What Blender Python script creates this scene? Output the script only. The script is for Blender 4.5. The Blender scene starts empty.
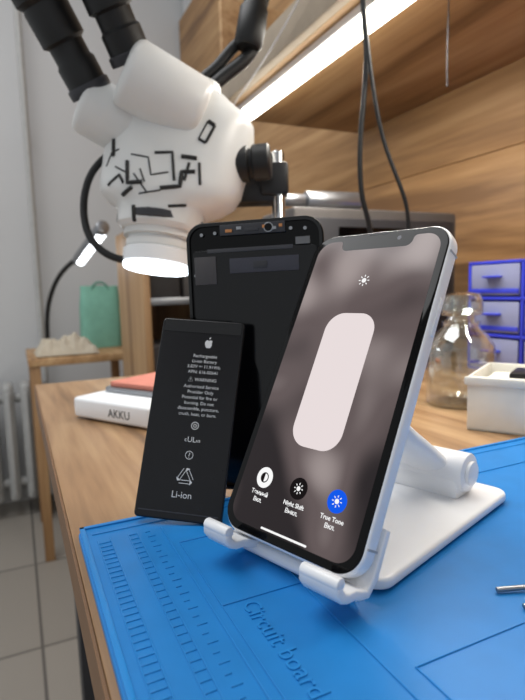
import bpy, bmesh, math, random
from mathutils import Vector, Matrix, Quaternion, noise
from mathutils.bvhtree import BVHTree
from math import sin, cos, pi, radians
random.seed(4)
sc=bpy.context.scene
COL=sc.collection
# ---------------------------------------------------------------- materials
def srgb(c):
    return tuple(((x/255)/12.92 if x/255<=.04045 else ((x/255+.055)/1.055)**2.4) for x in c)+(1,)
def mat(name,c,rough=.5,metal=0,var=.06,scale=40,bump=0,spec=.5,trans=0,ior=1.45,coat=0,emit=None,es=0,alpha=1):
    m=bpy.data.materials.new(name);m.use_nodes=True;nt=m.node_tree;b=nt.nodes['Principled BSDF']
    col=srgb(c)
    tc=nt.nodes.new('ShaderNodeTexCoord');no=nt.nodes.new('ShaderNodeTexNoise');no.inputs['Scale'].default_value=scale
    nt.links.new(tc.outputs['Object'],no.inputs['Vector'])
    r=nt.nodes.new('ShaderNodeValToRGB')
    r.color_ramp.elements[0].position=.3;r.color_ramp.elements[1].position=.7
    r.color_ramp.elements[0].color=tuple(x*(1-var) for x in col[:3])+(1,)
    r.color_ramp.elements[1].color=tuple(min(1,x*(1+var)) for x in col[:3])+(1,)
    nt.links.new(no.outputs['Fac'],r.inputs['Fac']);nt.links.new(r.outputs['Color'],b.inputs['Base Color'])
    b.inputs['Roughness'].default_value=rough;b.inputs['Metallic'].default_value=metal
    b.inputs['Specular IOR Level'].default_value=spec;b.inputs['IOR'].default_value=ior
    b.inputs['Transmission Weight'].default_value=trans;b.inputs['Coat Weight'].default_value=coat
    b.inputs['Alpha'].default_value=alpha
    if emit is not None:
        b.inputs['Emission Color'].default_value=srgb(emit);b.inputs['Emission Strength'].default_value=es
    if bump:
        bp=nt.nodes.new('ShaderNodeBump');bp.inputs['Strength'].default_value=bump;bp.inputs['Distance'].default_value=.001
        nt.links.new(no.outputs['Fac'],bp.inputs['Height']);nt.links.new(bp.outputs['Normal'],b.inputs['Normal'])
    return m
def wood(name,c1,c2,c3,axis=1,rough=.45,sc_=1.0,bands=14):
    m=bpy.data.materials.new(name);m.use_nodes=True;nt=m.node_tree;b=nt.nodes['Principled BSDF']
    tc=nt.nodes.new('ShaderNodeTexCoord');mp=nt.nodes.new('ShaderNodeMapping')
    s=[1*bands,1*bands,1*bands];s[axis]=bands*.07
    mp.inputs['Scale'].default_value=[x*sc_ for x in s]
    nt.links.new(tc.outputs['Object'],mp.inputs['Vector'])
    n1=nt.nodes.new('ShaderNodeTexNoise');n1.inputs['Scale'].default_value=1;n1.inputs['Detail'].default_value=6;n1.inputs['Distortion'].default_value=1.2
    n2=nt.nodes.new('ShaderNodeTexNoise');n2.inputs['Scale'].default_value=9;n2.inputs['Detail'].default_value=5
    nt.links.new(mp.outputs['Vector'],n1.inputs['Vector']);nt.links.new(mp.outputs['Vector'],n2.inputs['Vector'])
    mx=nt.nodes.new('ShaderNodeMath');mx.operation='MULTIPLY_ADD';mx.inputs[1].default_value=.35
    nt.links.new(n2.outputs['Fac'],mx.inputs[0]);nt.links.new(n1.outputs['Fac'],mx.inputs[2])
    r=nt.nodes.new('ShaderNodeValToRGB');e=r.color_ramp.elements
    e[0].position=.48;e[0].color=srgb(c1);e[1].position=.88;e[1].color=srgb(c3)
    k=e.new(.66);k.color=srgb(c2)
    nt.links.new(mx.outputs[0],r.inputs['Fac']);nt.links.new(r.outputs['Color'],b.inputs['Base Color'])
    b.inputs['Roughness'].default_value=rough
    return m
M_bench=wood('bench_oak_laminate',(104,76,50),(156,120,84),(188,154,114),1,.38,1,16)
M_wall_wood=wood('wall_oak_panel',(122,88,54),(166,126,82),(196,158,112),1,.5,1,9)
M_shelf=wood('shelf_oak',(124,90,56),(168,130,88),(194,160,118),1,.5,1,12)
M_edge=mat('edge_band_brown',(120,88,60),.5)
M_wall=mat('painted_wall_grey',(200,201,202),.85,var=.02,scale=3)
M_ceil=mat('ceiling_white',(225,225,225),.9)
M_blue=mat('blue_silicone',(28,122,194),.42,var=.05,scale=60,bump=.05,spec=.35)
M_blue2=mat('blue_silicone_ridge',(32,128,200),.42,var=.03,spec=.35)
M_white=mat('white_plastic',(236,237,239),.32,var=.01)
M_whitem=mat('microscope_enamel',(222,222,220),.3,var=.015)
M_alu=mat('white_silver_aluminium',(244,244,245),.3,.05,var=.02)
M_blk=mat('black_plastic',(20,20,22),.4)
M_rub=mat('black_rubber',(14,14,15),.5)
M_bat=mat('battery_black_wrap',(20,20,23),.27,var=.08,scale=200,spec=.35)
M_glassblk=mat('black_cover_glass',(3,3,4),.05,spec=.22)
M_chrome=mat('chrome',(205,207,210),.15,1)
M_steel=mat('brushed_steel',(150,152,156),.35,.9)
M_txt=mat('white_print',(205,205,205),.6,emit=(200,200,200),es=.05)
M_gold=mat('copper_contact',(190,130,85),.35,.7)
M_dgrey=mat('dark_grey_metal',(58,58,62),.5,.3)
M_mach=mat('machine_grey',(92,88,86),.5,.2)
def emis(name,c,s):
    m=bpy.data.materials.new(name);m.use_nodes=True;nt=m.node_tree;nt.nodes.clear()
    e=nt.nodes.new('ShaderNodeEmission');o=nt.nodes.new('ShaderNodeOutputMaterial');e.inputs[0].default_value=srgb(c);e.inputs[1].default_value=s
    nt.links.new(e.outputs[0],o.inputs[0]);return m
def thinglass(name):
    m=bpy.data.materials.new(name);m.use_nodes=True;nt=m.node_tree;nt.nodes.clear()
    o=nt.nodes.new('ShaderNodeOutputMaterial');mx=nt.nodes.new('ShaderNodeMixShader')
    t=nt.nodes.new('ShaderNodeBsdfTransparent');t.inputs[0].default_value=(.93,.95,.94,1)
    g=nt.nodes.new('ShaderNodeBsdfGlossy');g.inputs[0].default_value=(1,1,1,1);g.inputs['Roughness'].default_value=.03
    lw=nt.nodes.new('ShaderNodeLayerWeight');lw.inputs[0].default_value=.35
    mr=nt.nodes.new('ShaderNodeMapRange');mr.inputs['To Min'].default_value=.05;mr.inputs['To Max'].default_value=.75
    nt.links.new(lw.outputs['Facing'],mr.inputs['Value']);nt.links.new(mr.outputs[0],mx.inputs[0])
    nt.links.new(t.outputs[0],mx.inputs[1]);nt.links.new(g.outputs[0],mx.inputs[2]);nt.links.new(mx.outputs[0],o.inputs[0]);return m
# ---------------------------------------------------------------- helpers
def link(o,parent=None,m=None):
    COL.objects.link(o)
    if parent is not None:o.parent=parent
    if m is not None:
        o.data.materials.clear();o.data.materials.append(m)
    return o
def empty(name,M=None):
    e=bpy.data.objects.new(name,None);COL.objects.link(e);e.empty_display_size=.01
    if M is not None:e.matrix_world=M
    return e
def fromb(bm,name,m,parent=None,smooth=True):
    bmesh.ops.recalc_face_normals(bm,faces=bm.faces)
    me=bpy.data.meshes.new(name);bm.to_mesh(me);bm.free()
    if smooth:
        for p in me.polygons:p.use_smooth=True
        try: me.set_sharp_from_angle(angle=radians(38))
        except Exception: pass
    return link(bpy.data.objects.new(name,me),parent,m)
def box(name,c,s,m,parent=None,bev=0,R=None,seg=2):
    bm=bmesh.new();bmesh.ops.create_cube(bm,size=1)
    for v in bm.verts:v.co=Vector((v.co.x*s[0],v.co.y*s[1],v.co.z*s[2]))
    if bev>0:bmesh.ops.bevel(bm,geom=bm.edges[:],offset=min(bev,min(s)*.49),segments=seg,profile=.5,affect='EDGES')
    T=Matrix.Translation(Vector(c))
    if R is not None:T=T@R.to_4x4()
    bmesh.ops.transform(bm,matrix=T,verts=bm.verts)
    return fromb(bm,name,m,parent)
def frame_from(d):
    d=Vector(d).normalized();h=Vector((0,0,1)) if abs(d.z)<.95 else Vector((1,0,0))
    x=h.cross(d).normalized();y=d.cross(x);return x,y,d
def lathe(name,base,axis,prof,m,parent=None,n=40,caps=True,X=None,sq=1.0):
    x,y,d=frame_from(axis)
    if X is not None:
        x=(Vector(X)-d*Vector(X).dot(d)).normalized();y=d.cross(x)
    bm=bmesh.new();rings=[]
    for r,h in prof:
        ox_=0;e_=1.0
        if isinstance(r,tuple):
            rx,ry=r[0],r[1]
            if len(r)>2:ox_=r[2]
            e_=sq
        else:rx=ry=r
        ring_=[]
        for i in range(n):
            ca,sa=cos(2*pi*i/n),sin(2*pi*i/n)
            ca=math.copysign(abs(ca)**e_,ca);sa=math.copysign(abs(sa)**e_,sa)
            ring_.append(bm.verts.new(Vector(base)+d*h+x*(ox_+rx*ca)+y*ry*sa))
        rings.append(ring_)
    for a,b in zip(rings,rings[1:]):
        for i in range(n):bm.faces.new((a[i],a[(i+1)%n],b[(i+1)%n],b[i]))
    if caps:
        bm.faces.new(rings[0]);bm.faces.new(rings[-1])
    return fromb(bm,name,m,parent)
def cyl(name,p,q,r,m,parent=None,bev=.0,n=32):
    p=Vector(p);q=Vector(q);L=(q-p).length
    pr=[(r,0),(r,L)] if bev<=0 else [(r-bev,0),(r-bev*.3,bev*.3),(r,bev),(r,L-bev),(r-bev*.3,L-bev*.3),(r-bev,L)]
    return lathe(name,p,q-p,pr,m,parent,n)
def tube(name,pts,r,m,parent=None,cyc=False,smooth=True):
    cu=bpy.data.curves.new(name,'CURVE');cu.dimensions='3D';cu.bevel_depth=r;cu.bevel_resolution=4;cu.use_fill_caps=True
    if smooth:
        sp=cu.splines.new('NURBS');sp.points.add(len(pts)-1)
        for i,p in enumerate(pts):sp.points[i].co=(*p,1)
        sp.order_u=min(4,len(pts));sp.use_endpoint_u=not cyc;sp.use_cyclic_u=cyc;sp.resolution_u=10
    else:
        sp=cu.splines.new('POLY');sp.points.add(len(pts)-1);sp.use_cyclic_u=cyc
        for i,p in enumerate(pts):sp.points[i].co=(*p,1)
    tmp=bpy.data.objects.new('tmp',cu);COL.objects.link(tmp)
    bpy.context.view_layer.update()
    me=bpy.data.meshes.new_from_object(tmp.evaluated_get(bpy.context.evaluated_depsgraph_get()))
    bpy.data.objects.remove(tmp)
    for p in me.polygons:p.use_smooth=True
    o=bpy.data.objects.new(name,me);return link(o,parent,m)
def text(name,s,M,size,m,parent=None,align='CENTER',ext=0.00003,off=0):
    cu=bpy.data.curves.new(name,'FONT');cu.body=s;cu.size=size;cu.align_x=align;cu.extrude=ext;cu.resolution_u=3;cu.offset=off
    tmp=bpy.data.objects.new('tmp',cu);COL.objects.link(tmp);bpy.context.view_layer.update()
    me=bpy.data.meshes.new_from_object(tmp.evaluated_get(bpy.context.evaluated_depsgraph_get()))
    bpy.data.objects.remove(tmp);me.transform(M)
    return link(bpy.data.objects.new(name,me),parent,m)
def rr_pts(w,h,r,cx=0,cy=0,n=10):
    out=[]
    for (sx,sy,a0) in((1,1,0),(-1,1,90),(-1,-1,180),(1,-1,270)):
        for i in range(n+1):
            a=radians(a0+90*i/n);out.append((cx+sx*(w/2-r)+r*cos(a),cy+sy*(h/2-r)+r*sin(a)))
    return out
def prism(name,pts,z0,z1,m,parent=None,bev=0,T=None):
    bm=bmesh.new()
    bot=[bm.verts.new((x,y,z0)) for x,y in pts];f=bm.faces.new(bot)
    ex=bmesh.ops.extrude_face_region(bm,geom=[f]);vs=[g for g in ex['geom'] if isinstance(g,bmesh.types.BMVert)]
    for v in vs:v.co.z=z1
    if bev>0:
        es=[e for e in bm.edges if abs(e.verts[0].co.z-e.verts[1].co.z)<1e-9]
        bmesh.ops.bevel(bm,geom=es,offset=bev,segments=4,profile=.5,affect='EDGES')
    if T is not None:bmesh.ops.transform(bm,matrix=T,verts=bm.verts)
    return fromb(bm,name,m,parent)
def disc_pts(r,cx=0,cy=0,n=36):return [(cx+r*cos(2*pi*i/n),cy+r*sin(2*pi*i/n)) for i in range(n)]
def frameM(o,x,y,z):
    M=Matrix.Identity(4)
    for i,c in enumerate((x,y,z,o)):
        for j in range(3):M[j][i]=c[j]
    return M
BZ=.75; MT=.755; CZ=.8733
# ---------------------------------------------------------------- camera
f=529.6;pitch=radians(6.722);yaw=radians(24.87);roll=radians(-1.612)
fw=Vector((sin(yaw)*cos(pitch),cos(yaw)*cos(pitch),-sin(pitch)))
rt=Vector((cos(yaw),-sin(yaw),0));up=rt.cross(fw)
rt,up=rt*cos(roll)+up*sin(roll),-rt*sin(roll)+up*cos(roll)
cd=bpy.data.cameras.new('camera');cam=bpy.data.objects.new('camera',cd);COL.objects.link(cam)
cam.matrix_world=frameM(Vector((0,0,CZ)),rt,up,-fw)
cd.sensor_fit='VERTICAL';cd.sensor_height=36;cd.lens=f*36/700;cd.clip_start=.01
cd.dof.use_dof=True;cd.dof.focus_distance=.245;cd.dof.aperture_fstop=14
sc.camera=cam
try: sc.view_settings.view_transform='Standard'
except Exception: pass
# ---------------------------------------------------------------- room
WX=.72;FY=2.42
def tilemat():
    m=bpy.data.materials.new('floor_tiles');m.use_nodes=True;nt=m.node_tree;b=nt.nodes['Principled BSDF']
    tc=nt.nodes.new('ShaderNodeTexCoord');br=nt.nodes.new('ShaderNodeTexBrick')
    br.offset=0;br.inputs['Scale'].default_value=1;br.inputs['Brick Width'].default_value=.45;br.inputs['Row Height'].default_value=.45
    br.inputs['Mortar Size'].default_value=.004
    br.inputs['Color1'].default_value=srgb((138,132,124));br.inputs['Color2'].default_value=srgb((146,140,132));br.inputs['Mortar'].default_value=srgb((90,86,82))
    nt.links.new(tc.outputs['Object'],br.inputs['Vector']);nt.links.new(br.outputs['Color'],b.inputs['Base Color']);b.inputs['Roughness'].default_value=.4
    return m
box('floor',(-.4,.4,-.02),(2.6,4.4,.04),tilemat())
box('wall_far',(-.4,FY+.05,1.3),(2.6,.1,2.6),M_wall)
box('wall_right',(WX+.1,.4,1.3),(.1,4.0,2.6),M_wall)
box('ceiling',(-.4,.4,2.62),(2.6,4.4,.04),M_ceil)
box('baseboard_far',(-.4,FY-.006,.04),(2.3,.012,.08),mat('baseboard_grey',(170,168,165),.6))
wc=empty('wall_panel_cladding')
zz=.45;i=0
while zz<2.0:
    box('board_%d'%i,(WX+.04,.5,zz+.16),(.02,3.8,.3185),M_wall_wood,wc,.001);zz+=.32;i+=1
# ---------------------------------------------------------------- bench
be=empty('workbench')
box('top',((.0174+WX+.028)/2,.24,BZ-.014),(WX+.028-.0174,1.08,.028),M_bench,be,.0015)
box('edge_band',(.0168,.24,BZ-.014),(.0012,1.08,.027),M_edge,be)
for j,(x,y) in enumerate(((.07,.72),(.66,.72),(.07,-.24),(.66,-.24))):
    box('leg_%d'%j,(x,y,(BZ-.028)/2),(.05,.05,BZ-.028),M_dgrey,be,.002)
box('rail',(.66,.24,.6),(.03,.9,.06),M_dgrey,be)
# ---------------------------------------------------------------- overhead shelf
sh=empty('overhead_shelf')
SZ=CZ+.345
box('board',((.40+WX+.03)/2,.3,SZ+.011),(WX+.03-.40,1.5,.022),M_shelf,sh,.001)
box('front_fascia',(.392,.3,SZ+.025),(.016,1.5,.05),mat('fascia_greige',(160,146,128),.5),sh,.001)
box('bracket',(.56,1.04,SZ+.12),(.3,.016,.2),M_shelf,sh,.001)
lt=empty('led_tube_light')
box('housing',(.428,.51,SZ-.0062),(.03,.94,.012),M_white,lt,.002)
box('diffuser',(.428,.51,SZ-.019),(.026,.92,.016),emis('led_diffuser',(255,248,232),10),lt,.006)
tube('power_lead',[(.428,.985,SZ-.006),(.41,1.0,SZ-.02),(.376,.96,SZ-.03),(.374,.80,SZ-.01),(.374,.66,SZ+.03),(.374,.58,SZ+.07)],.0012,M_white,sh)
# ---------------------------------------------------------------- silicone mat
mm=empty('silicone_repair_mat')
mx0,mx1,my0,my1=.0203,.47,-.03,.2746
prism('base',rr_pts(mx1-mx0,my1-my0,.008,(mx0+mx1)/2,(my0+my1)/2),BZ,MT-.0012,M_blue,mm,.0008)
def ridge(x0,y0,x1,y1,h=.0014,m=M_blue2,n='ridge'):
    box(n,((x0+x1)/2,(y0+y1)/2,MT-.0012+h/2-.0001),(abs(x1-x0),abs(y1-y0),h),m,mm,.0003)
ridge(mx0+.001,my1-.0035,mx1-.001,my1-.001,.0010);ridge(mx0+.001,my0+.001,mx1-.001,my0+.0035,.0010)
ridge(mx0+.001,my0+.001,mx0+.0035,my1-.001,.0010);ridge(mx1-.0035,my0+.001,mx1-.001,my1-.001,.0010)
ridge(mx0+.006,my1-.0115,mx1-.006,my1-.0107,.0006)
for (xa,xb,st_) in((.0275,.0335,.0042),(.0420,.0465,.0050)):
    ridge(xa,.0,xa+.0006,.256,.0005);ridge(xb,.0,xb+.0006,.256,.0005)
    y=.004
    while y<.255:
        ridge(xa,y,xb,y+.0006,.0005);y+=st_
y=.006
while y<.25:
    ridge(.0505,y,.0545,y+.0007,.0005);ridge(.0505,y+.0055,.0530,y+.0061,.0005);y+=.011
for (a,b,c,d) in((.0585,.0,.0592,.256),(.0625,.03,.0630,.235),(.0965,.02,.0971,.20),(.0625,.2350,.30,.2355),(.0625,.178,.0972,.1785),(.105,.03,.1055,.12),(.105,.1194,.36,.1199),(.16,-.02,.1605,.12),(.36,.0,.3605,.23)):
    ridge(a,b,c,d,.0006)
Mt=Matrix.Translation((.0695,.176,MT-.0012))@Matrix.Rotation(-pi/2,4,'Z')
text('embossed_text','Circuit board',Mt,.0098,M_blue2,mm,'LEFT',.0005)
# ---------------------------------------------------------------- phone
O=Vector((.08984,.1831,CZ-.1063))
a=radians(-70.5);ti=radians(29.24)
W=Vector((cos(a),sin(a),0));Bk=Vector((-sin(a),cos(a),0))
U=Bk*sin(ti)+Vector((0,0,1))*cos(ti);N=W.cross(U)
PM=frameM(O,W,U,N)
ph=empty('smartphone',PM)
PW,PL,PT=.0757,.1509,.0083
prism('frame',rr_pts(PW,PL,.0112,0,PL/2,14),-PT,-.0002,M_alu,ph,.0020)
prism('cover_glass',rr_pts(PW-.0020,PL-.0020,.0102,0,PL/2,14),-.002,.00001,M_glassblk,ph,.0005)
prism('back_glass',rr_pts(PW-.003,PL-.003,.0100,0,PL/2,14),-PT-.0003,-PT+.001,M_white,ph,.0003)
prism('camera_bump',rr_pts(.026,.026,.007,.020,PL-.020),-PT-.0014,-PT,M_white,ph,.0005)
for k,(x,y) in enumerate(((.014,PL-.013),(.014,PL-.027))):
    prism('camera_lens_%d'%k,disc_pts(.0055,x,y),-PT-.0028,-PT-.001,M_glassblk,ph,.0004)
box('power_button',(PW/2+.0001,.108,-.0045),(.0009,.017,.0026),M_alu,ph,.0004)
M_ant=mat('antenna_grey',(170,172,175),.5)
box('antenna_line',(PW/2-.0001,PL-.013,-.0045),(.0005,.0009,.0068),M_ant,ph)
box('antenna_line_b',(PW/2-.0001,.013,-.0045),(.0005,.0009,.0068),M_ant,ph)
bz=.0040
sw,sl=PW-2*bz-.0008,PL-2*bz-.0008
base=rr_pts(sw,sl,.0078,0,PL/2,12)
topy=PL/2+sl/2
nw=.0195;nd=.0056
notch=[]
for k in range(7):
    A=radians(90+90*k/6);notch.append((nw+.002+.002*cos(A),topy-.002+.002*sin(A)))
for k in range(7):
    A=radians(0-90*k/6);notch.append((nw-.0035+.0035*cos(A),topy-nd+.0035+.0035*sin(A)))
for k in range(7):
    A=radians(270-90*k/6);notch.append((-nw+.0035+.0035*cos(A),topy-nd+.0035+.0035*sin(A)))
for k in range(7):
    A=radians(0+90*k/6);notch.append((-nw-.002+.002*cos(A),topy-.002+.002*sin(A)))
pts=base[:13]+notch+base[13:]
def screenmat():
    m=bpy.data.materials.new('screen_blurred_wallpaper');m.use_nodes=True;nt=m.node_tree;b=nt.nodes['Principled BSDF']
    tc=nt.nodes.new('ShaderNodeTexCoord')
    mp=nt.nodes.new('ShaderNodeMapping');mp.inputs['Scale'].default_value=(1,.8,1);mp.inputs['Location'].default_value=(.3,.22,0)
    nt.links.new(tc.outputs['Object'],mp.inputs['Vector'])
    n=nt.nodes.new('ShaderNodeTexNoise');n.inputs['Scale'].default_value=30;n.inputs['Detail'].default_value=.5
    nt.links.new(mp.outputs[0],n.inputs['Vector'])
    sx=nt.nodes.new('ShaderNodeSeparateXYZ');nt.links.new(tc.outputs['Object'],sx.inputs[0])
    g=nt.nodes.new('ShaderNodeMapRange');g.inputs['From Min'].default_value=0;g.inputs['From Max'].default_value=.15
    g.inputs['To Min'].default_value=-.20;g.inputs['To Max'].default_value=.12
    nt.links.new(sx.outputs['Y'],g.inputs['Value'])
    ad=nt.nodes.new('ShaderNodeMath');ad.operation='ADD';nt.links.new(n.outputs['Fac'],ad.inputs[0]);nt.links.new(g.outputs[0],ad.inputs[1])
    r=nt.nodes.new('ShaderNodeValToRGB');e=r.color_ramp.elements;r.color_ramp.interpolation='EASE'
    e[0].position=.29;e[0].color=srgb((36,29,31));e[1].position=.70;e[1].color=srgb((160,148,146))
    k=e.new(.5);k.color=srgb((96,84,84))
    nt.links.new(ad.outputs[0],r.inputs['Fac'])
    b.inputs['Base Color'].default_value=(0.002,.002,.002,1);b.inputs['Roughness'].default_value=.12;b.inputs['Specular IOR Level'].default_value=.2
    nt.links.new(r.outputs['Color'],b.inputs['Emission Color']);b.inputs['Emission Strength'].default_value=1.0
    return m
prism('screen',pts,.00002,.00008,screenmat(),ph)
E_w=emis('ui_offwhite',(238,226,226),.95);E_pure=emis('ui_white',(250,250,250),1);E_dk=emis('ui_dark',(30,26,27),.8);E_bl=emis('ui_blue',(20,90,235),1)
prism('brightness_slider',rr_pts(.0268,.0640,.0090,0,.0752,12),.0001,.00014,E_w,ph)
def sun(cx,cy,r,m,nm,z=.0002,ray=True):
    prism(nm+'_core',disc_pts(r*.42,cx,cy,20),z,z+.00003,m,ph)
    for k in range(8):
        A=pi/4*k
        box(nm+'_ray%d'%k,(cx+cos(A)*r*.82,cy+sin(A)*r*.82,z),(r*.34,r*.16,.00004),m,ph,0,Matrix.Rotation(A,3,'Z'))
sun(0,.1240,.0029,E_pure,'sun_icon')
for nm,x,m1,m2 in(('appearance_button',-.0200,E_pure,E_dk),('night_shift_button',0,E_dk,E_pure),('true_tone_button',.0200,E_bl,E_pure)):
    prism(nm,disc_pts(.0046,x,.0258),.0001,.00014,m1,ph)
    if x<0:
        prism(nm+'_ring',disc_pts(.0023,x,.0258),.00015,.0002,m2,ph)
        prism(nm+'_half',[(x+.0018*cos(A),.0258+.0018*sin(A)) for A in [radians(-90+180*q/12) for q in range(13)]],.0002,.00025,m1,ph)
    else: sun(x,.0258,.0024,m2,nm)
def ptext(s,x,y,size):
    text('label',s,Matrix.Translation((x,y,.0002)),size,E_pure,ph,'CENTER',.00002,.00005)
for x,l1,l2 in((-.0200,'Темный','Вкл.'),(0,'Night Shift','Выкл.'),(.0200,'True Tone','Вкл.')):
    ptext(l1,x,.0180,.0026);ptext(l2,x,.0150,.0026)
prism('home_indicator',rr_pts(.0255,.0009,.00044,-.0005,.0056,4),.0001,.00015,E_pure,ph)
box('earpiece',(0,PL-.0022,.00003),(.010,.0006,.00006),M_dgrey,ph)
prism('front_camera',disc_pts(.0011,.012,PL-.0052,16),.00002,.00006,mat('front_cam_blue',(24,28,50),.1),ph)
# ---------------------------------------------------------------- phone stand
SM=frameM(Vector((O.x,O.y,MT-.0012+.0008)),W,Bk,Vector((0,0,1)))
st=empty('phone_stand',SM)
prism('base_plate',rr_pts(.070,.126,.008,.002,.018+.063,8),0,.0052,M_white,st,.0018)
def sideprof(name,prof,x0,x1,m=M_white,bev=.0008):
    bm=bmesh.new();v=[bm.verts.new((x0,p[0],p[1])) for p in prof];fc=bm.faces.new(v)
    ex=bmesh.ops.extrude_face_region(bm,geom=[fc])
    for g in ex['geom']:
        if isinstance(g,bmesh.types.BMVert):g.co.x=x1
    if bev:
        es=[e for e in bm.edges if abs(e.verts[0].co.x-e.verts[1].co.x)<1e-9]
        bmesh.ops.bevel(bm,geom=es,offset=bev,segments=3,profile=.5,affect='EDGES')
    return fromb(bm,name,m,st)
zo=O.z-SM.translation.z
yb=lambda s,d:s*sin(ti)+d*cos(ti)
zb=lambda s,d:zo+s*cos(ti)-d*sin(ti)
def hookprof(th=.0038):
    path=[(.022,PT+.0008),(.004,PT+.0008),(-.0006,PT-.001),(-.0010,.004),(-.0012,.0),(-.0028,-.0040),(-.0030,-.0062),(-.0022,-.0078),(-.0008,-.0084)]
    inn=[];out=[]
    P=[Vector((yb(s,d),zb(s,d))) for s,d in path]
    for i,p in enumerate(P):
        tdir=(P[min(i+1,len(P)-1)]-P[max(i-1,0)]).normalized();nn=Vector((tdir.y,-tdir.x))
        inn.append(p);out.append(p-nn*th)
    return inn+out[::-1]
hp=hookprof()
hp=[(p[0],max(p[1],.0002)) for p in hp]
sideprof('hook_left',hp,-.0350,-.0195);sideprof('hook_right',hp,.0205,.0385)
bp=[(yb(s,d),zb(s,d)) for s,d in((.002,PT+.0006),(.098,PT+.0006),(.100,PT+.003),(.098,PT+.0052),(.002,PT+.0052))]
bp=[(p[0],max(p[1],.0002)) for p in bp]
sideprof('back_rest',bp,-.030,.030,M_white,.001)
for sgn,n in((-1,'left'),(1,'right')):
    xs=.0207 if sgn>0 else -.0348
    cyl('hook_tip_'+n,(xs,yb(-.0006,-.0102),zb(-.0006,-.0102)),(xs+(.0176 if sgn>0 else .0151),yb(-.0006,-.0102),zb(-.0006,-.0102)),.0025,M_white,st,.0008)
cyl('hook_crossbar',(-.03,.0085,.0034),(.03,.0085,.0034),.0032,M_white,st,.001)
hb=Vector((0,.122,.0175));ht=Vector((0,yb(.072,PT+.012),zb(.072,PT+.012)))
cyl('base_hinge_barrel',(-.020,hb.y,hb.z),(.024,hb.y,hb.z),.0105,M_white,st,.0012)
cyl('base_hinge_cap',(.024,hb.y,hb.z),(.0262,hb.y,hb.z),.0065,M_white,st,.0006)
box('base_hinge_block',(.0,.122,.0105),(.044,.021,.013),M_white,st,.003)
d=(ht-hb).normalized()
L=(ht-hb).length
lathe('arm',hb,d,[((.0155,.0058),.004),((.0150,.0068),.012),((.0130,.0068),L*.5),((.0150,.0068),L-.01),((.0155,.006),L)],M_white,st,40,X=(1,0,0))
cyl('top_hinge_barrel',(-.020,ht.y,ht.z),(.020,ht.y,ht.z),.0080,M_white,st,.001)
box('hinge_mount',(0,yb(.072,PT+.007),zb(.072,PT+.007)),(.03,.008,.016),M_white,st,.001,Matrix.Rotation(-ti,3,'X'))
# ---------------------------------------------------------------- battery
def leanframe(pos,yawd,tiltd,leand):
    a=radians(yawd);tt=radians(tiltd);le=radians(leand)
    wd=Vector((cos(a),sin(a),0));bk=Vector((-sin(a),cos(a),0))
    u=bk*sin(tt)+Vector((0,0,1))*cos(tt)
    w2=wd*cos(le)+u*sin(le);u2=-wd*sin(le)+u*cos(le)
    return frameM(pos,w2,u2,w2.cross(u2))
BW,BL=.0466,.1075
ba=empty('phone_battery',leanframe(Vector((.0667,.2543,MT+.0010)),-31.93,20.6,-5.2))
prism('cell',rr_pts(BW,BL,.0022,0,BL/2,5),-.0036,0,M_bat,ba,.0009)
prism('top_circuit_strip',rr_pts(BW-.003,.0065,.0008,0,BL-.0042,3),-.0001,.0002,mat('kapton_black',(20,20,22),.3),ba)
box('edge_tape',(0,.004,.0001),(BW-.004,.0006,.0001),M_dgrey,ba)
def bt(s,y,size,x=0.0035):text('print',s,Matrix.Translation((x,y,.00004)),size,M_txt,ba,'CENTER',.00002)
yy=.0862
for s in('Rechargeable','Li-ion Battery','3.83V ⎓ 11.91Wh','APN: 616-00641'):
    bt(s,yy,.0025);yy-=.0030
bt('⚠ WARNING',yy-.0012,.0025);yy-=.0050
for s in('Authorized Service','Provider Only','Potential for fire or','burning. Do not','disassemble, puncture,','crush, heat, or burn.'):
    bt(s,yy,.0025);yy-=.0030
def ring(nm,cx,cy,r,w,n=28,z=.00004):
    bm=bmesh.new();o=[bm.verts.new((cx+r*cos(2*pi*i/n),cy+r*sin(2*pi*i/n),z)) for i in range(n)];q=[bm.verts.new((cx+(r-w)*cos(2*pi*i/n),cy+(r-w)*sin(2*pi*i/n),z)) for i in range(n)]
    for i in range(n):bm.faces.new((o[i],o[(i+1)%n],q[(i+1)%n],q[i]))
    return fromb(bm,nm,M_txt,ba)
ring('cert_mark',.0030,.0490,.0021,.0004);bt('◎',.0480,.0026,.003)
bt('c',.0405,.0032,-.0010);bt('UL',.0403,.0040,.0022);bt('us',.0405,.0028,.0058)
ring('service_mark',.0020,.0335,.0022,.0003);bt('?',.0323,.0036,.0020)
for k in range(3):
    A=radians(90+120*k);A2=radians(90+120*(k+1))
    p=Vector((.0015+.0050*cos(A),.0222+.0050*sin(A)));q=Vector((.0015+.0050*cos(A2),.0222+.0050*sin(A2)))
    dd=(q-p);p1=p+dd*.14;q1=p+dd*.80;nn=Vector((-dd.y,dd.x)).normalized()*.0008
    bm=bmesh.new()
    for off in(-1,1):
        vs=[bm.verts.new((*(v),.00004)) for v in(p1+nn*off-nn*.2,q1+nn*off-nn*.2,q1+nn*off+nn*.2,p1+nn*off+nn*.2)];bm.faces.new(vs)
    tip=p+dd*.96
    vs=[bm.verts.new((*v,.00004)) for v in(q1+nn*2,tip,q1-nn*2)];bm.faces.new(vs)
    fromb(bm,'recycling_arrow_%d'%k,M_txt,ba)
bt('Li-ion',.0115,.0048,.0008)
lg=[(0,.0019),(.0010,.0023),(.0021,.0018),(.0018,.0006),(.0020,-.0006),(.0014,-.0020),(.0006,-.0025),(0,-.0022),(-.0006,-.0025),(-.0015,-.0019),(-.0022,-.0003),(-.0021,.0012),(-.0011,.0023)]
prism('logo_body',[(x*.95+.0045,y*.95+.0940) for x,y in lg],.00002,.00005,M_txt,ba)
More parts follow.
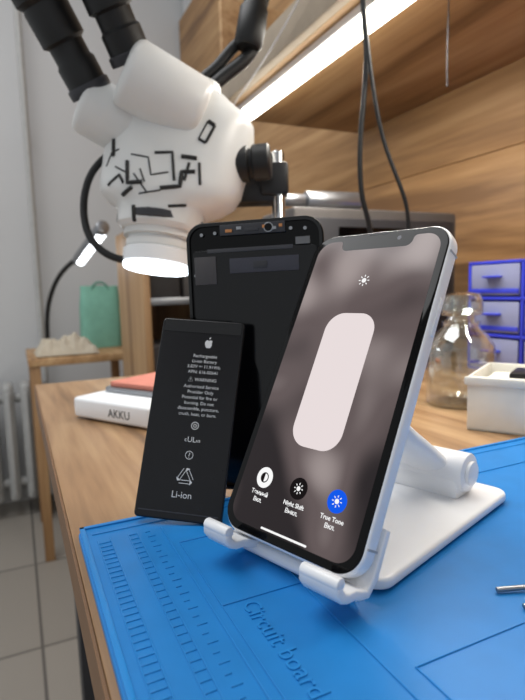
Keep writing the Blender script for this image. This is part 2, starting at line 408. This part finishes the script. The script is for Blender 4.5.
prism('logo_leaf',[(x+.0045,y+.0940) for x,y in((0,.0025),(.0001,.0034),(.0009,.0040),(.0009,.0032))],.00002,.00005,M_txt,ba)
# ---------------------------------------------------------------- display assembly (back side shown)
DW,DL=.0800,.1572
da=empty('phone_display_assembly',leanframe(Vector((.1243,.2726,MT-.0003)),-37,2.2,1.2))
prism('panel',rr_pts(DW,DL,.0105,0,DL/2,12),-.0022,0,M_glassblk,da,.0006)
def rimring(nm,w,h,r,t_,z0,z1,m):
    o=rr_pts(w,h,r,0,DL/2,10);q=rr_pts(w-2*t_,h-2*t_,max(r-t_,.001),0,DL/2,10);n=len(o)
    bm=bmesh.new();L=[[bm.verts.new((x,y,z)) for x,y in P] for P,z in((o,z0),(o,z1),(q,z1),(q,z0))]
    for A,B in zip(L,L[1:]):
        for i in range(n):bm.faces.new((A[i],A[(i+1)%n],B[(i+1)%n],B[i]))
    return fromb(bm,nm,m,da)
rimring('bezel_frame',DW-.0014,DL-.0014,.0098,.0016,0,.0011,mat('gloss_black_frame',(8,8,9),.18))
M_pl=mat('lcd_back_plate',(9,9,12),.12,.1,spec=.45)
prism('backlight_plate',rr_pts(DW-.0075,DL-.020,.002,0,DL/2-.006,4),0,.0009,M_pl,da,.0003)
box('earpiece_bracket',(0,DL-.0052,.0009),(.038,.0062,.0016),M_dgrey,da,.0005)
for k,(x,w,m) in enumerate(((-.0135,.004,M_gold),(-.0075,.003,M_steel),(0,.008,M_dgrey),(.0075,.003,M_gold),(.0125,.003,M_steel),(.0165,.002,M_gold))):
    box('contact_%d'%k,(x,DL-.0052+(.0006 if k%2 else -.0006),.0019),(w,.0018,.0008),m,da,.0002)
prism('front_camera_ring',disc_pts(.0028,.0095,DL-.0052,20),.0016,.0022,M_steel,da,.0002)
prism('front_camera_hole',disc_pts(.0022,.0095,DL-.0052,20),.0018,.0026,M_glassblk,da,.0003)
for k,(x,y) in enumerate(((-.030,DL-.007),(.030,DL-.007),(-.0345,DL-.030),(.0345,DL-.036),(-.0345,DL-.075),(.022,DL-.0065),(-.022,DL-.0065))):
    prism('screw_%d'%k,disc_pts(.0010,x,y,14),.0009,.0014,M_steel,da)
box('flex_cable',(.006,DL-.0255,.0011),(.040,.0085,.0005),mat('flex_dark',(56,56,66),.35,.1),da,.0002)
box('flex_connector',(.004,DL-.0255,.0015),(.008,.004,.0006),M_dgrey,da,.0002)
box('foam_tab',(-.0285,DL-.0275,.0012),(.013,.016,.0006),mat('foam_grey',(78,75,76),.8),da,.0003)
box('tape_strip',(-.002,DL-.0165,.0011),(.050,.0022,.0004),mat('tape_grey',(64,64,68),.6),da,.0001)
box('qr_sticker',(.0285,DL-.0135,.0011),(.008,.004,.0004),mat('sticker_grey',(105,105,106),.6),da)
# ---------------------------------------------------------------- microscope
s=.0011
MO=Vector((.176,.5805,CZ+.1413))
MMx=frameM(MO,Vector((cos(yaw),-sin(yaw),0)),Vector((sin(yaw),cos(yaw),0)),Vector((0,0,1)))
mi=empty('stereo_microscope',MMx)
def u(x,y,z):return Vector((x*s,y*s,z*s))
A=Vector((.11,.15,.98)).normalized()
def ml(nm,prof,m,n=48,sq=1.0):
    return lathe(nm,u(-13,0,0),A,[(tuple(q*s for q in r) if isinstance(r,tuple) else r*s,h*s) for r,h in prof],m,mi,n,X=(1,0,0),sq=sq)
body=ml('zoom_body',[((36,36,0),-74),((40,40,0),-70),((42,41,1),-56),((46,42,2),-52),((58,44,4),-47),((66,46,6),-40),((69,46,8),-30),((71,46,11),0),((70,46,15),26),((67,45,17),36),((58,42,18),45),((42,34,20),56),((36,30,20),62),((20,20,20),64)],M_whitem,72,.78)
ml('lower_barrel',[(30,-92),(32,-90),(32,-84),(30,-83),(30,-81),(35,-80),(35,-73)],M_whitem)
ml('zoom_ring',[(41,-68),(42.5,-67),(42.5,-61),(41,-60)],M_dgrey)
ml('ring_light_body',[(24,-106),(31,-108),(34,-105),(34,-93),(31,-91),(24,-91)],M_white)
ml('ring_light_led',[(22,-109.5),(32,-110.5),(33.5,-107),(21,-107)],emis('ring_led',(235,246,255),7))
ml('objective_lens',[(19,-107),(22,-105),(22,-92)],M_glassblk)
def capsule(nm,p,q,r,m,fl=.26):
    p=Vector(p)*s;q=Vector(q)*s;r*=s;L=(q-p).length;b=r*fl
    pr=[(r-b,0),(r-b*.55,b*.12),(r-b*.2,b*.4),(r,b),(r,L-b),(r-b*.2,L-b*.4),(r-b*.55,L-b*.12),(r-b,L)]
    return lathe(nm,p,q-p,pr,m,mi,44)
capsule('prism_housing_right',(24,-22,36),(-40,-48,68),31,M_whitem)
capsule('prism_housing_left',(-28,-5,18),(-86,-24,50),28,M_whitem)
capsule('binocular_bridge',(5,-15,34),(-60,-20,42),20,M_whitem)
def eyep(nm,p,q):
    p=Vector(p)*s;q=Vector(q)*s;d=q-p;L=d.length
    lathe(nm+'_tube',p,d,[(18*s,0),(18*s,L*.18),(16*s,L*.2),(16*s,L*.30),(20*s,L*.32),(20*s,L*.52),(19*s,L*.54),(23*s,L*.57),(23*s,L*.78),(25*s,L*.95),(24*s,L),(16*s,L)],M_rub,mi,40)
    lathe(nm+'_collar',p-d*.02,d,[(19.5*s,0),(20*s,L*.01),(20*s,L*.06),(19*s,L*.07)],M_dgrey,mi,40)
eyep('eyepiece_left',(-76,-28,58),(-126,-84,172))
eyep('eyepiece_right',(-32,-46,78),(-70,-100,184))
lathe('photo_port',u(18,18,44),Vector((.1,.2,.95)),[(24*s,0),(24*s,22*s),(20*s,24*s),(20*s,34*s),(17*s,36*s)],M_whitem,mi,40)
box('focus_mount',u(74,40,-14),(56*s,34*s,52*s),M_blk,mi,6*s)
lathe('focus_knob',u(48,-14,-10),Vector((1,-.1,.05)),[(10*s,0),(15*s,2*s),(17*s,5*s),(17*s,20*s),(14*s,22*s),(14*s,24*s),(17*s,26*s),(17*s,40*s),(15*s,42*s),(6*s,43*s)],M_rub,mi,36)
lathe('post',u(98,28,-238),Vector((0,0,1)),[(9*s,0),(7*s,6*s),(7*s,248*s),(6*s,250*s)],M_chrome,mi,28)
box('stand_base',u(96,34,-234),(86*s,70*s,11*s),M_whitem,mi,3*s)
box('post_clamp',u(94,34,-16),(30*s,30*s,34*s),M_blk,mi,4*s)
bpy.context.view_layer.update()
bmb=bmesh.new();bmb.from_mesh(body.data);bvh=BVHTree.FromBMesh(bmb)
gm=mat('printed_black',(28,28,28),.5)
lines=[[(-64,-12),(-58,0),(-50,2)],[(-62,-30),(-50,-22),(-46,-30)],[(-42,-10),(-42,-30),(-28,-30)],[(-38,-4),(-22,-8),(-20,-24),(-4,-22)],[(-16,-4),(0,-4),(1,-30)],[(-12,-36),(6,-35),(8,-22),(20,-22)],[(24,8),(33,24)],[(30,4),(39,20)],[(8,-8),(22,-10)],[(-32,-40),(-12,-38)],[(24,-34),(24,-14)],[(-48,-40),(-38,-34)],[(-54,-14),(-44,-20)],[(24,8),(30,4)],[(33,24),(39,20)],[(-30,-18),(-26,-30)],[(10,-30),(15,-14)],[(-38,-50),(-38,-64)],[(-24,-52),(-24,-60),(-14,-60)],[(-6,-52),(10,-51)],[(-56,-4),(-56,12)],[(-36,-22),(-24,-40)]]
for k,l in enumerate(lines):
    P=[]
    for (x0,z0),(x1,z1) in zip(l,l[1:]):
        for q in range(5):
            xx=x0+(x1-x0)*q/4;zz_=z0+(z1-z0)*q/4
            h=bvh.ray_cast(u(xx,-150,zz_),Vector((0,1,0)))
            if h[0] is not None:P.append(h[0])
    if len(P)>2:tube('marking_%d'%k,P,(.8+.6*(k%3))*s,gm,mi,False,False)
bmb.free()
tube('ring_light_cable',[u(-58,-5,12),u(-80,-8,0),u(-94,-12,-25),u(-94,-20,-60),u(-84,-28,-84),u(-66,-30,-96),u(-55,-28,-98)],3.6*s,M_rub,mi)
tube('power_cable_a',[u(2,30,60),u(12,40,86),u(36,46,100),u(54,50,128),u(78,55,140),u(95,60,190),u(98,60,240)],6*s,M_rub,mi)
tube('power_cable_b',[u(16,30,60),u(30,40,84),u(58,46,104),u(74,50,118),u(88,55,150),u(84,60,200),u(80,60,240)],7*s,M_rub,mi)
lathe('side_camera',u(70,45,122),Vector((.2,.1,1)),[(12*s,0),(15*s,4*s),(15*s,40*s),(12*s,44*s),(12*s,60*s)],M_rub,mi)
# ---------------------------------------------------------------- digital scale
se=Vector((.0995,.4545,0));sw_=Vector((.0433,.5476,0));ex=(se-sw_).normalized();ey=Vector((-ex.y,ex.x,0))
sm=empty('digital_scale',frameM(Vector((sw_.x,sw_.y,BZ)),ex,ey,Vector((0,0,1))))
w=.112
prism('body',rr_pts(w,.15,.008,w/2,.075,6),.002,.021,M_white,sm,.003)
for k,(x,y) in enumerate(((.015,.015),(w-.015,.015),(.015,.135),(w-.015,.135))):prism('foot_%d'%k,disc_pts(.006,x,y,16),0,.004,M_blk,sm)
prism('weighing_platform',rr_pts(w-.012,.105,.006,w/2,.088,6),.021,.026,M_steel,sm,.001)
prism('coral_pad',rr_pts(w-.020,.096,.004,w/2,.088,6),.026,.031,mat('coral_pad',(198,122,104),.7),sm,.001)
text('front_label','AKKU',Matrix.Translation((w*.62,-.0003,.0075))@Matrix.Rotation(pi/2,4,'X'),.011,M_dgrey,sm)
# ---------------------------------------------------------------- glass jar
jc=Vector((.405,.398,BZ))
lathe('glass_jar',jc,(0,0,1),[(.0300,0),(.0325,.002),(.0335,.006),(.0335,.050),(.0325,.060),(.026,.071),(.019,.077),(.0175,.080),(.0185,.082),(.0185,.084),(.014,.086),(.0135,.089),(.0205,.091),(.0215,.095),(.0205,.106),(.018,.111),(.010,.113),(.001,.1135),
 (.001,.1122),(.010,.112),(.0175,.110),(.0194,.105),(.020,.096),(.0125,.090),(.013,.085),(.0165,.080),(.025,.070),(.0315,.059),(.0325,.050),(.0325,.006),(.029,.003),(.001,.0025)],thinglass('clear_glass'),None,48)
# ---------------------------------------------------------------- organizer
og=empty('drawer_organizer')
M_ob=mat('organizer_blue',(56,66,196),.3,var=.03)
M_dr=mat('drawer_translucent',(170,176,214),.25,trans=.4,var=.03)
ox,oy0,oy1,oh=.585,.385,.562,.150
box('back',(ox+.118,(oy0+oy1)/2,BZ+oh/2),(.004,oy1-oy0,oh),M_ob,og)
for k,yq in enumerate((oy0+.002,(oy0+oy1)/2,oy1-.002)):box('side_%d'%k,(ox+.06,yq,BZ+oh/2),(.12,.004,oh),M_ob,og,.001)
rows=3;rh=oh/rows
for r_ in range(rows+1):
    box('shelf_%d'%r_,(ox+.06,(oy0+oy1)/2,BZ+min(max(r_*rh,.002),oh-.002)),(.12,oy1-oy0,.0045),M_ob,og,.001)
for r_ in range(rows):
    for c_ in range(2):
        yc=oy0+(oy1-oy0)*(.25+.5*c_);zc=BZ+rh*(r_+.5);wd=(oy1-oy0)/2-.010
        box('drawer_front_%d%d'%(r_,c_),(ox+.002,yc,zc),(.003,wd,rh-.009),M_dr,og,.001)
        box('drawer_bin_%d%d'%(r_,c_),(ox+.055,yc,zc-.004),(.10,wd-.004,rh-.020),M_dr,og,.002)
        box('drawer_lip_%d%d'%(r_,c_),(ox-.004,yc,zc+.004),(.010,.026,.003),M_ob,og,.001)
        box('drawer_band_%d%d'%(r_,c_),(ox-.0002,yc,zc-rh*.30),(.002,wd,.006),M_ob,og,.0005)
# ---------------------------------------------------------------- open box
bx=empty('open_plastic_box',frameM(Vector((.336,.322,BZ)),Vector((.514,-.857,0)),Vector((.857,.514,0)),Vector((0,0,1))))
M_bx=mat('ivory_plastic',(230,227,217),.5)
bw_,bd_,bh_=.105,.085,.046
box('bottom',(bw_/2,bd_/2,.0015),(bw_,bd_,.003),M_bx,bx,.001)
box('front',(bw_/2,.0012,bh_/2),(bw_,.0024,bh_),M_bx,bx,.001);box('rear',(bw_/2,bd_-.0012,bh_/2),(bw_,.0024,bh_),M_bx,bx,.001)
box('end_a',(.0012,bd_/2,bh_/2),(.0024,bd_-.004,bh_),M_bx,bx,.001);box('end_b',(bw_-.0012,bd_/2,bh_/2),(.0024,bd_-.004,bh_),M_bx,bx,.001)
box('front_lip',(bw_/2,-.001,bh_-.004),(bw_+.004,.003,.007),M_bx,bx,.001)
box('foam_insert',(bw_/2,bd_/2,.021),(bw_-.012,bd_-.012,.036),M_bx,bx,.003)
box('stored_adapter',(bw_*.5,bd_*.5,.0425),(.05,.035,.008),M_blk,bx,.002)
# ---------------------------------------------------------------- tweezers
tw=empty('tweezers')
zt=MT+.0002
for sg in(-1,1):
    p0=Vector((.160,.131+.006*sg,zt));p1=Vector((.20,.114+.007*sg,zt+.001));p2=Vector((.275,.088,zt+.001))
    tube('arm_%d'%(sg+1),[p0,p0.lerp(p1,.5),p1,p1.lerp(p2,.5),p2],.0010,M_steel,tw)
# ---------------------------------------------------------------- machine
mc=empty('power_supply')
x0,x1,y0,y1,zt=.362,.665,.665,.775,CZ+.112
box('case',((x0+x1)/2,(y0+y1)/2,(BZ+.008+zt)/2),(x1-x0,y1-y0,zt-BZ-.008),M_mach,mc,.006)
box('front_panel',((x0+x1)/2,y0-.0015,(BZ+zt)/2),(x1-x0-.02,.004,zt-BZ-.03),M_dgrey,mc,.003)
box('display_window',((x0+x1)/2-.02,y0-.004,zt-.05),(.12,.003,.045),M_glassblk,mc,.002)
for k in range(3):lathe('knob_%d'%k,(x0+.08+.07*k,y0-.003,zt-.13),(0,-1,0),[(.014,0),(.013,.014),(.011,.016)],M_blk,mc)
for k,(x,y) in enumerate(((x0+.02,y0+.02),(x1-.02,y0+.02),(x0+.02,y1-.02),(x1-.02,y1-.02))):cyl('foot_%d'%k,(x,y,BZ),(x,y,BZ+.01),.009,M_blk,mc)
ha=empty('hot_air_handle')
cyl('grip',(.40,.70,zt+.014),(.49,.69,zt+.014),.014,M_steel,ha,.004);cyl('nozzle',(.36,.704,zt+.014),(.402,.70,zt+.014),.009,M_steel,ha,.001)
# ---------------------------------------------------------------- hanging cables
hc=empty('hanging_cable')
def cz(L):return [(x,y,CZ+z) for x,y,z in L]
tube('cord_a',cz([(.376,.53,.50),(.378,.53,.40),(.380,.528,.319),(.381,.516,.2505),(.369,.517,.174),(.368,.517,.12),(.373,.517,.09),(.386,.518,.066),(.40,.53,-.02),(.405,.545,-.1200)]),.0030,M_rub,hc)
tube('cord_b',cz([(.372,.525,.50),(.375,.525,.40),(.376,.521,.319),(.377,.511,.2505),(.382,.506,.20),(.393,.503,.151),(.410,.489,.0997),(.420,.492,.0700),(.425,.50,.0),(.425,.515,-.1200)]),.0024,M_rub,hc)
tube('thin_wire',cz([(.4945,.512,.345),(.494,.513,.31),(.491,.511,.27),(.493,.512,.235)]),.0009,M_dgrey,sh)
# ---------------------------------------------------------------- rear furniture
sr=empty('storage_rack')
M_rw=wood('rack_wood',(112,80,50),(150,114,76),(174,140,100),2,.5,1,9)
for n_,x in(('side_a',.302),('side_b',.70)):box(n_,(x,1.50,.52),(.018,.34,1.04),M_rw,sr,.001)
box('back_panel',(.501,1.665,.52),(.39,.01,1.04),M_rw,sr)
for k,z in enumerate((.10,.45,.62,.845,1.03)):box('shelf_%d'%k,(.501,1.50,z),(.39,.33,.018),M_steel if k==3 else M_rw,sr,.001)
for k,(x,z,w_,h_,c) in enumerate(((.36,.854,.08,.10,(52,50,50)),(.46,.854,.10,.07,(70,66,64)),(.57,.854,.11,.12,(44,44,48)),(.365,.629,.09,.10,(60,58,60)),(.49,.629,.13,.12,(90,80,70)),(.63,.629,.10,.13,(48,48,52)))):
    box('stored_box_%d'%k,(x,1.45,z+h_/2),(w_,.16,h_),mat('box_%d'%k,c,.6),sr,.003)
    box('stored_box_lid_%d'%k,(x,1.45,z+h_-.004),(w_+.004,.164,.012),mat('boxlid_%d'%k,tuple(min(255,q+18) for q in c),.6),sr,.002)
ft=empty('side_table')
TZ=CZ-.204
box('top',(.195,1.98,TZ-.012),(.34,.38,.024),M_shelf,ft,.002)
for k,(x,y) in enumerate(((.045,1.81),(.345,1.81),(.045,2.15),(.345,2.15))):box('leg_%d'%k,(x,y,(TZ-.024)/2),(.03,.03,TZ-.024),M_rw,ft,.002)
bm=bmesh.new();bmesh.ops.create_grid(bm,x_segments=40,y_segments=30,size=1)
for v in bm.verts:
    x,y=v.co.x,v.co.y;e=max(0,1-max(abs(x),abs(y))**4)
    h=.004+e*(.044+.034*noise.noise(Vector((x*2.2,y*2.6,3)))+.020*noise.noise(Vector((x*6,y*5,8))))
    v.co=Vector((.148+x*.098+.01*noise.noise(Vector((y*3,0,1))),1.90+y*.08,TZ+max(h,.001)))
fromb(bm,'folded_cloth',mat('beige_cloth',(186,176,158),.9,bump=.3),None)
gb=empty('green_bag')
bm=bmesh.new();n=28;rings=[]
for j in range(12):
    q=j/11;ring_=[]
    for i in range(n):
        A2=2*pi*i/n;rr=1+.05*noise.noise(Vector((cos(A2)*2,sin(A2)*2,q*4)))
        cx=abs(cos(A2))**.6*(1 if cos(A2)>=0 else -1);sy=abs(sin(A2))**.6*(1 if sin(A2)>=0 else -1)
        ring_.append(bm.verts.new((.290+cx*.075*(1-.10*q**3)*rr,2.06+sy*.05*(1-.6*q**2)*rr,TZ+.001+.225*q+.008*noise.noise(Vector((A2,q*3,0)))*q)))
    rings.append(ring_)
for p_,q_ in zip(rings,rings[1:]):
    for i in range(n):bm.faces.new((p_[i],p_[(i+1)%n],q_[(i+1)%n],q_[i]))
bm.faces.new(rings[0]);bm.faces.new(rings[-1])
fromb(bm,'bag_body',mat('mint_green_fabric',(126,182,162),.7,bump=.3),gb)
tube('bag_handle',[(.26,2.04,TZ+.21),(.265,2.04,TZ+.235),(.29,2.04,TZ+.245),(.315,2.04,TZ+.235),(.32,2.04,TZ+.21)],.004,mat('mint_handle',(96,150,132),.7),gb)
dl=empty('desk_lamp')
p=Vector((.205,1.84,CZ+.100));q=Vector((.245,1.62,CZ+.170))
dv=(q-p).normalized()
cyl('lamp_head',p-dv*.02+Vector((0,0,.012)),q+dv*.02+Vector((0,0,.012)),.020,M_steel,dl,.005)
cyl('lamp_tube',p,q,.014,emis('lamp_white',(245,250,255),6),dl,.004)
tube('arm',[(.10,2.08,TZ+.01),(.10,2.08,TZ+.12),(.115,2.05,TZ+.20),(.155,1.95,TZ+.29),(.205,1.84,CZ+.115)],.008,M_blk,dl)
lathe('clamp_base',(.10,2.08,TZ),(0,0,1),[(.030,0),(.030,.010),(.012,.016)],M_blk,dl)
ra=empty('radiator')
M_ra=mat('radiator_enamel',(172,172,170),.45)
for k in range(6):
    x=-.235+.062*k
    box('section_%d'%k,(x,2.27,.30),(.040,.12,.46),M_ra,ra,.016,None,3)
    box('section_fin_%d'%k,(x,2.205,.30),(.016,.02,.40),M_ra,ra,.006)
cyl('header_top',(-.27,2.27,.47),(.11,2.27,.47),.018,M_ra,ra);cyl('header_bottom',(-.27,2.27,.13),(.11,2.27,.13),.018,M_ra,ra)
for k in(0,1):
    box('foot_%d'%k,(-.22+.28*k,2.27,.035),(.03,.16,.07),M_blk,ra,.006)
pi_=empty('heating_pipe')
cyl('riser',(.093,2.35,0),(.093,2.35,2.59),.013,M_ra,pi_)
for z in(.7,1.5,2.2):cyl('clip_%.0f'%(z*10),(.093,2.35,z),(.093,2.41,z),.006,M_ra,pi_)
# ---------------------------------------------------------------- lights
def area(name,loc,rot,sx,sy,p,c=(1,1,1)):
    l=bpy.data.lights.new(name,'AREA');l.shape='RECTANGLE';l.size=sx;l.size_y=sy;l.energy=p;l.color=c
    o=bpy.data.objects.new(name,l);COL.objects.link(o);o.location=loc;o.rotation_euler=rot;return o
area('overhead_fill',(-.5,.9,2.55),(0,0,0),1.2,1.6,30,(.98,.99,1))  # unseen fill light, added because the ceiling blocks world light from above
area('led_tube_glow',(.428,.51,SZ-.029),(0,0,0),.02,.9,3.6,(1,.95,.87))
wl=bpy.data.worlds.new('world');sc.world=wl;wl.use_nodes=True
bg=wl.node_tree.nodes['Background'];bg.inputs[0].default_value=(.93,.97,1,1);bg.inputs[1].default_value=.62
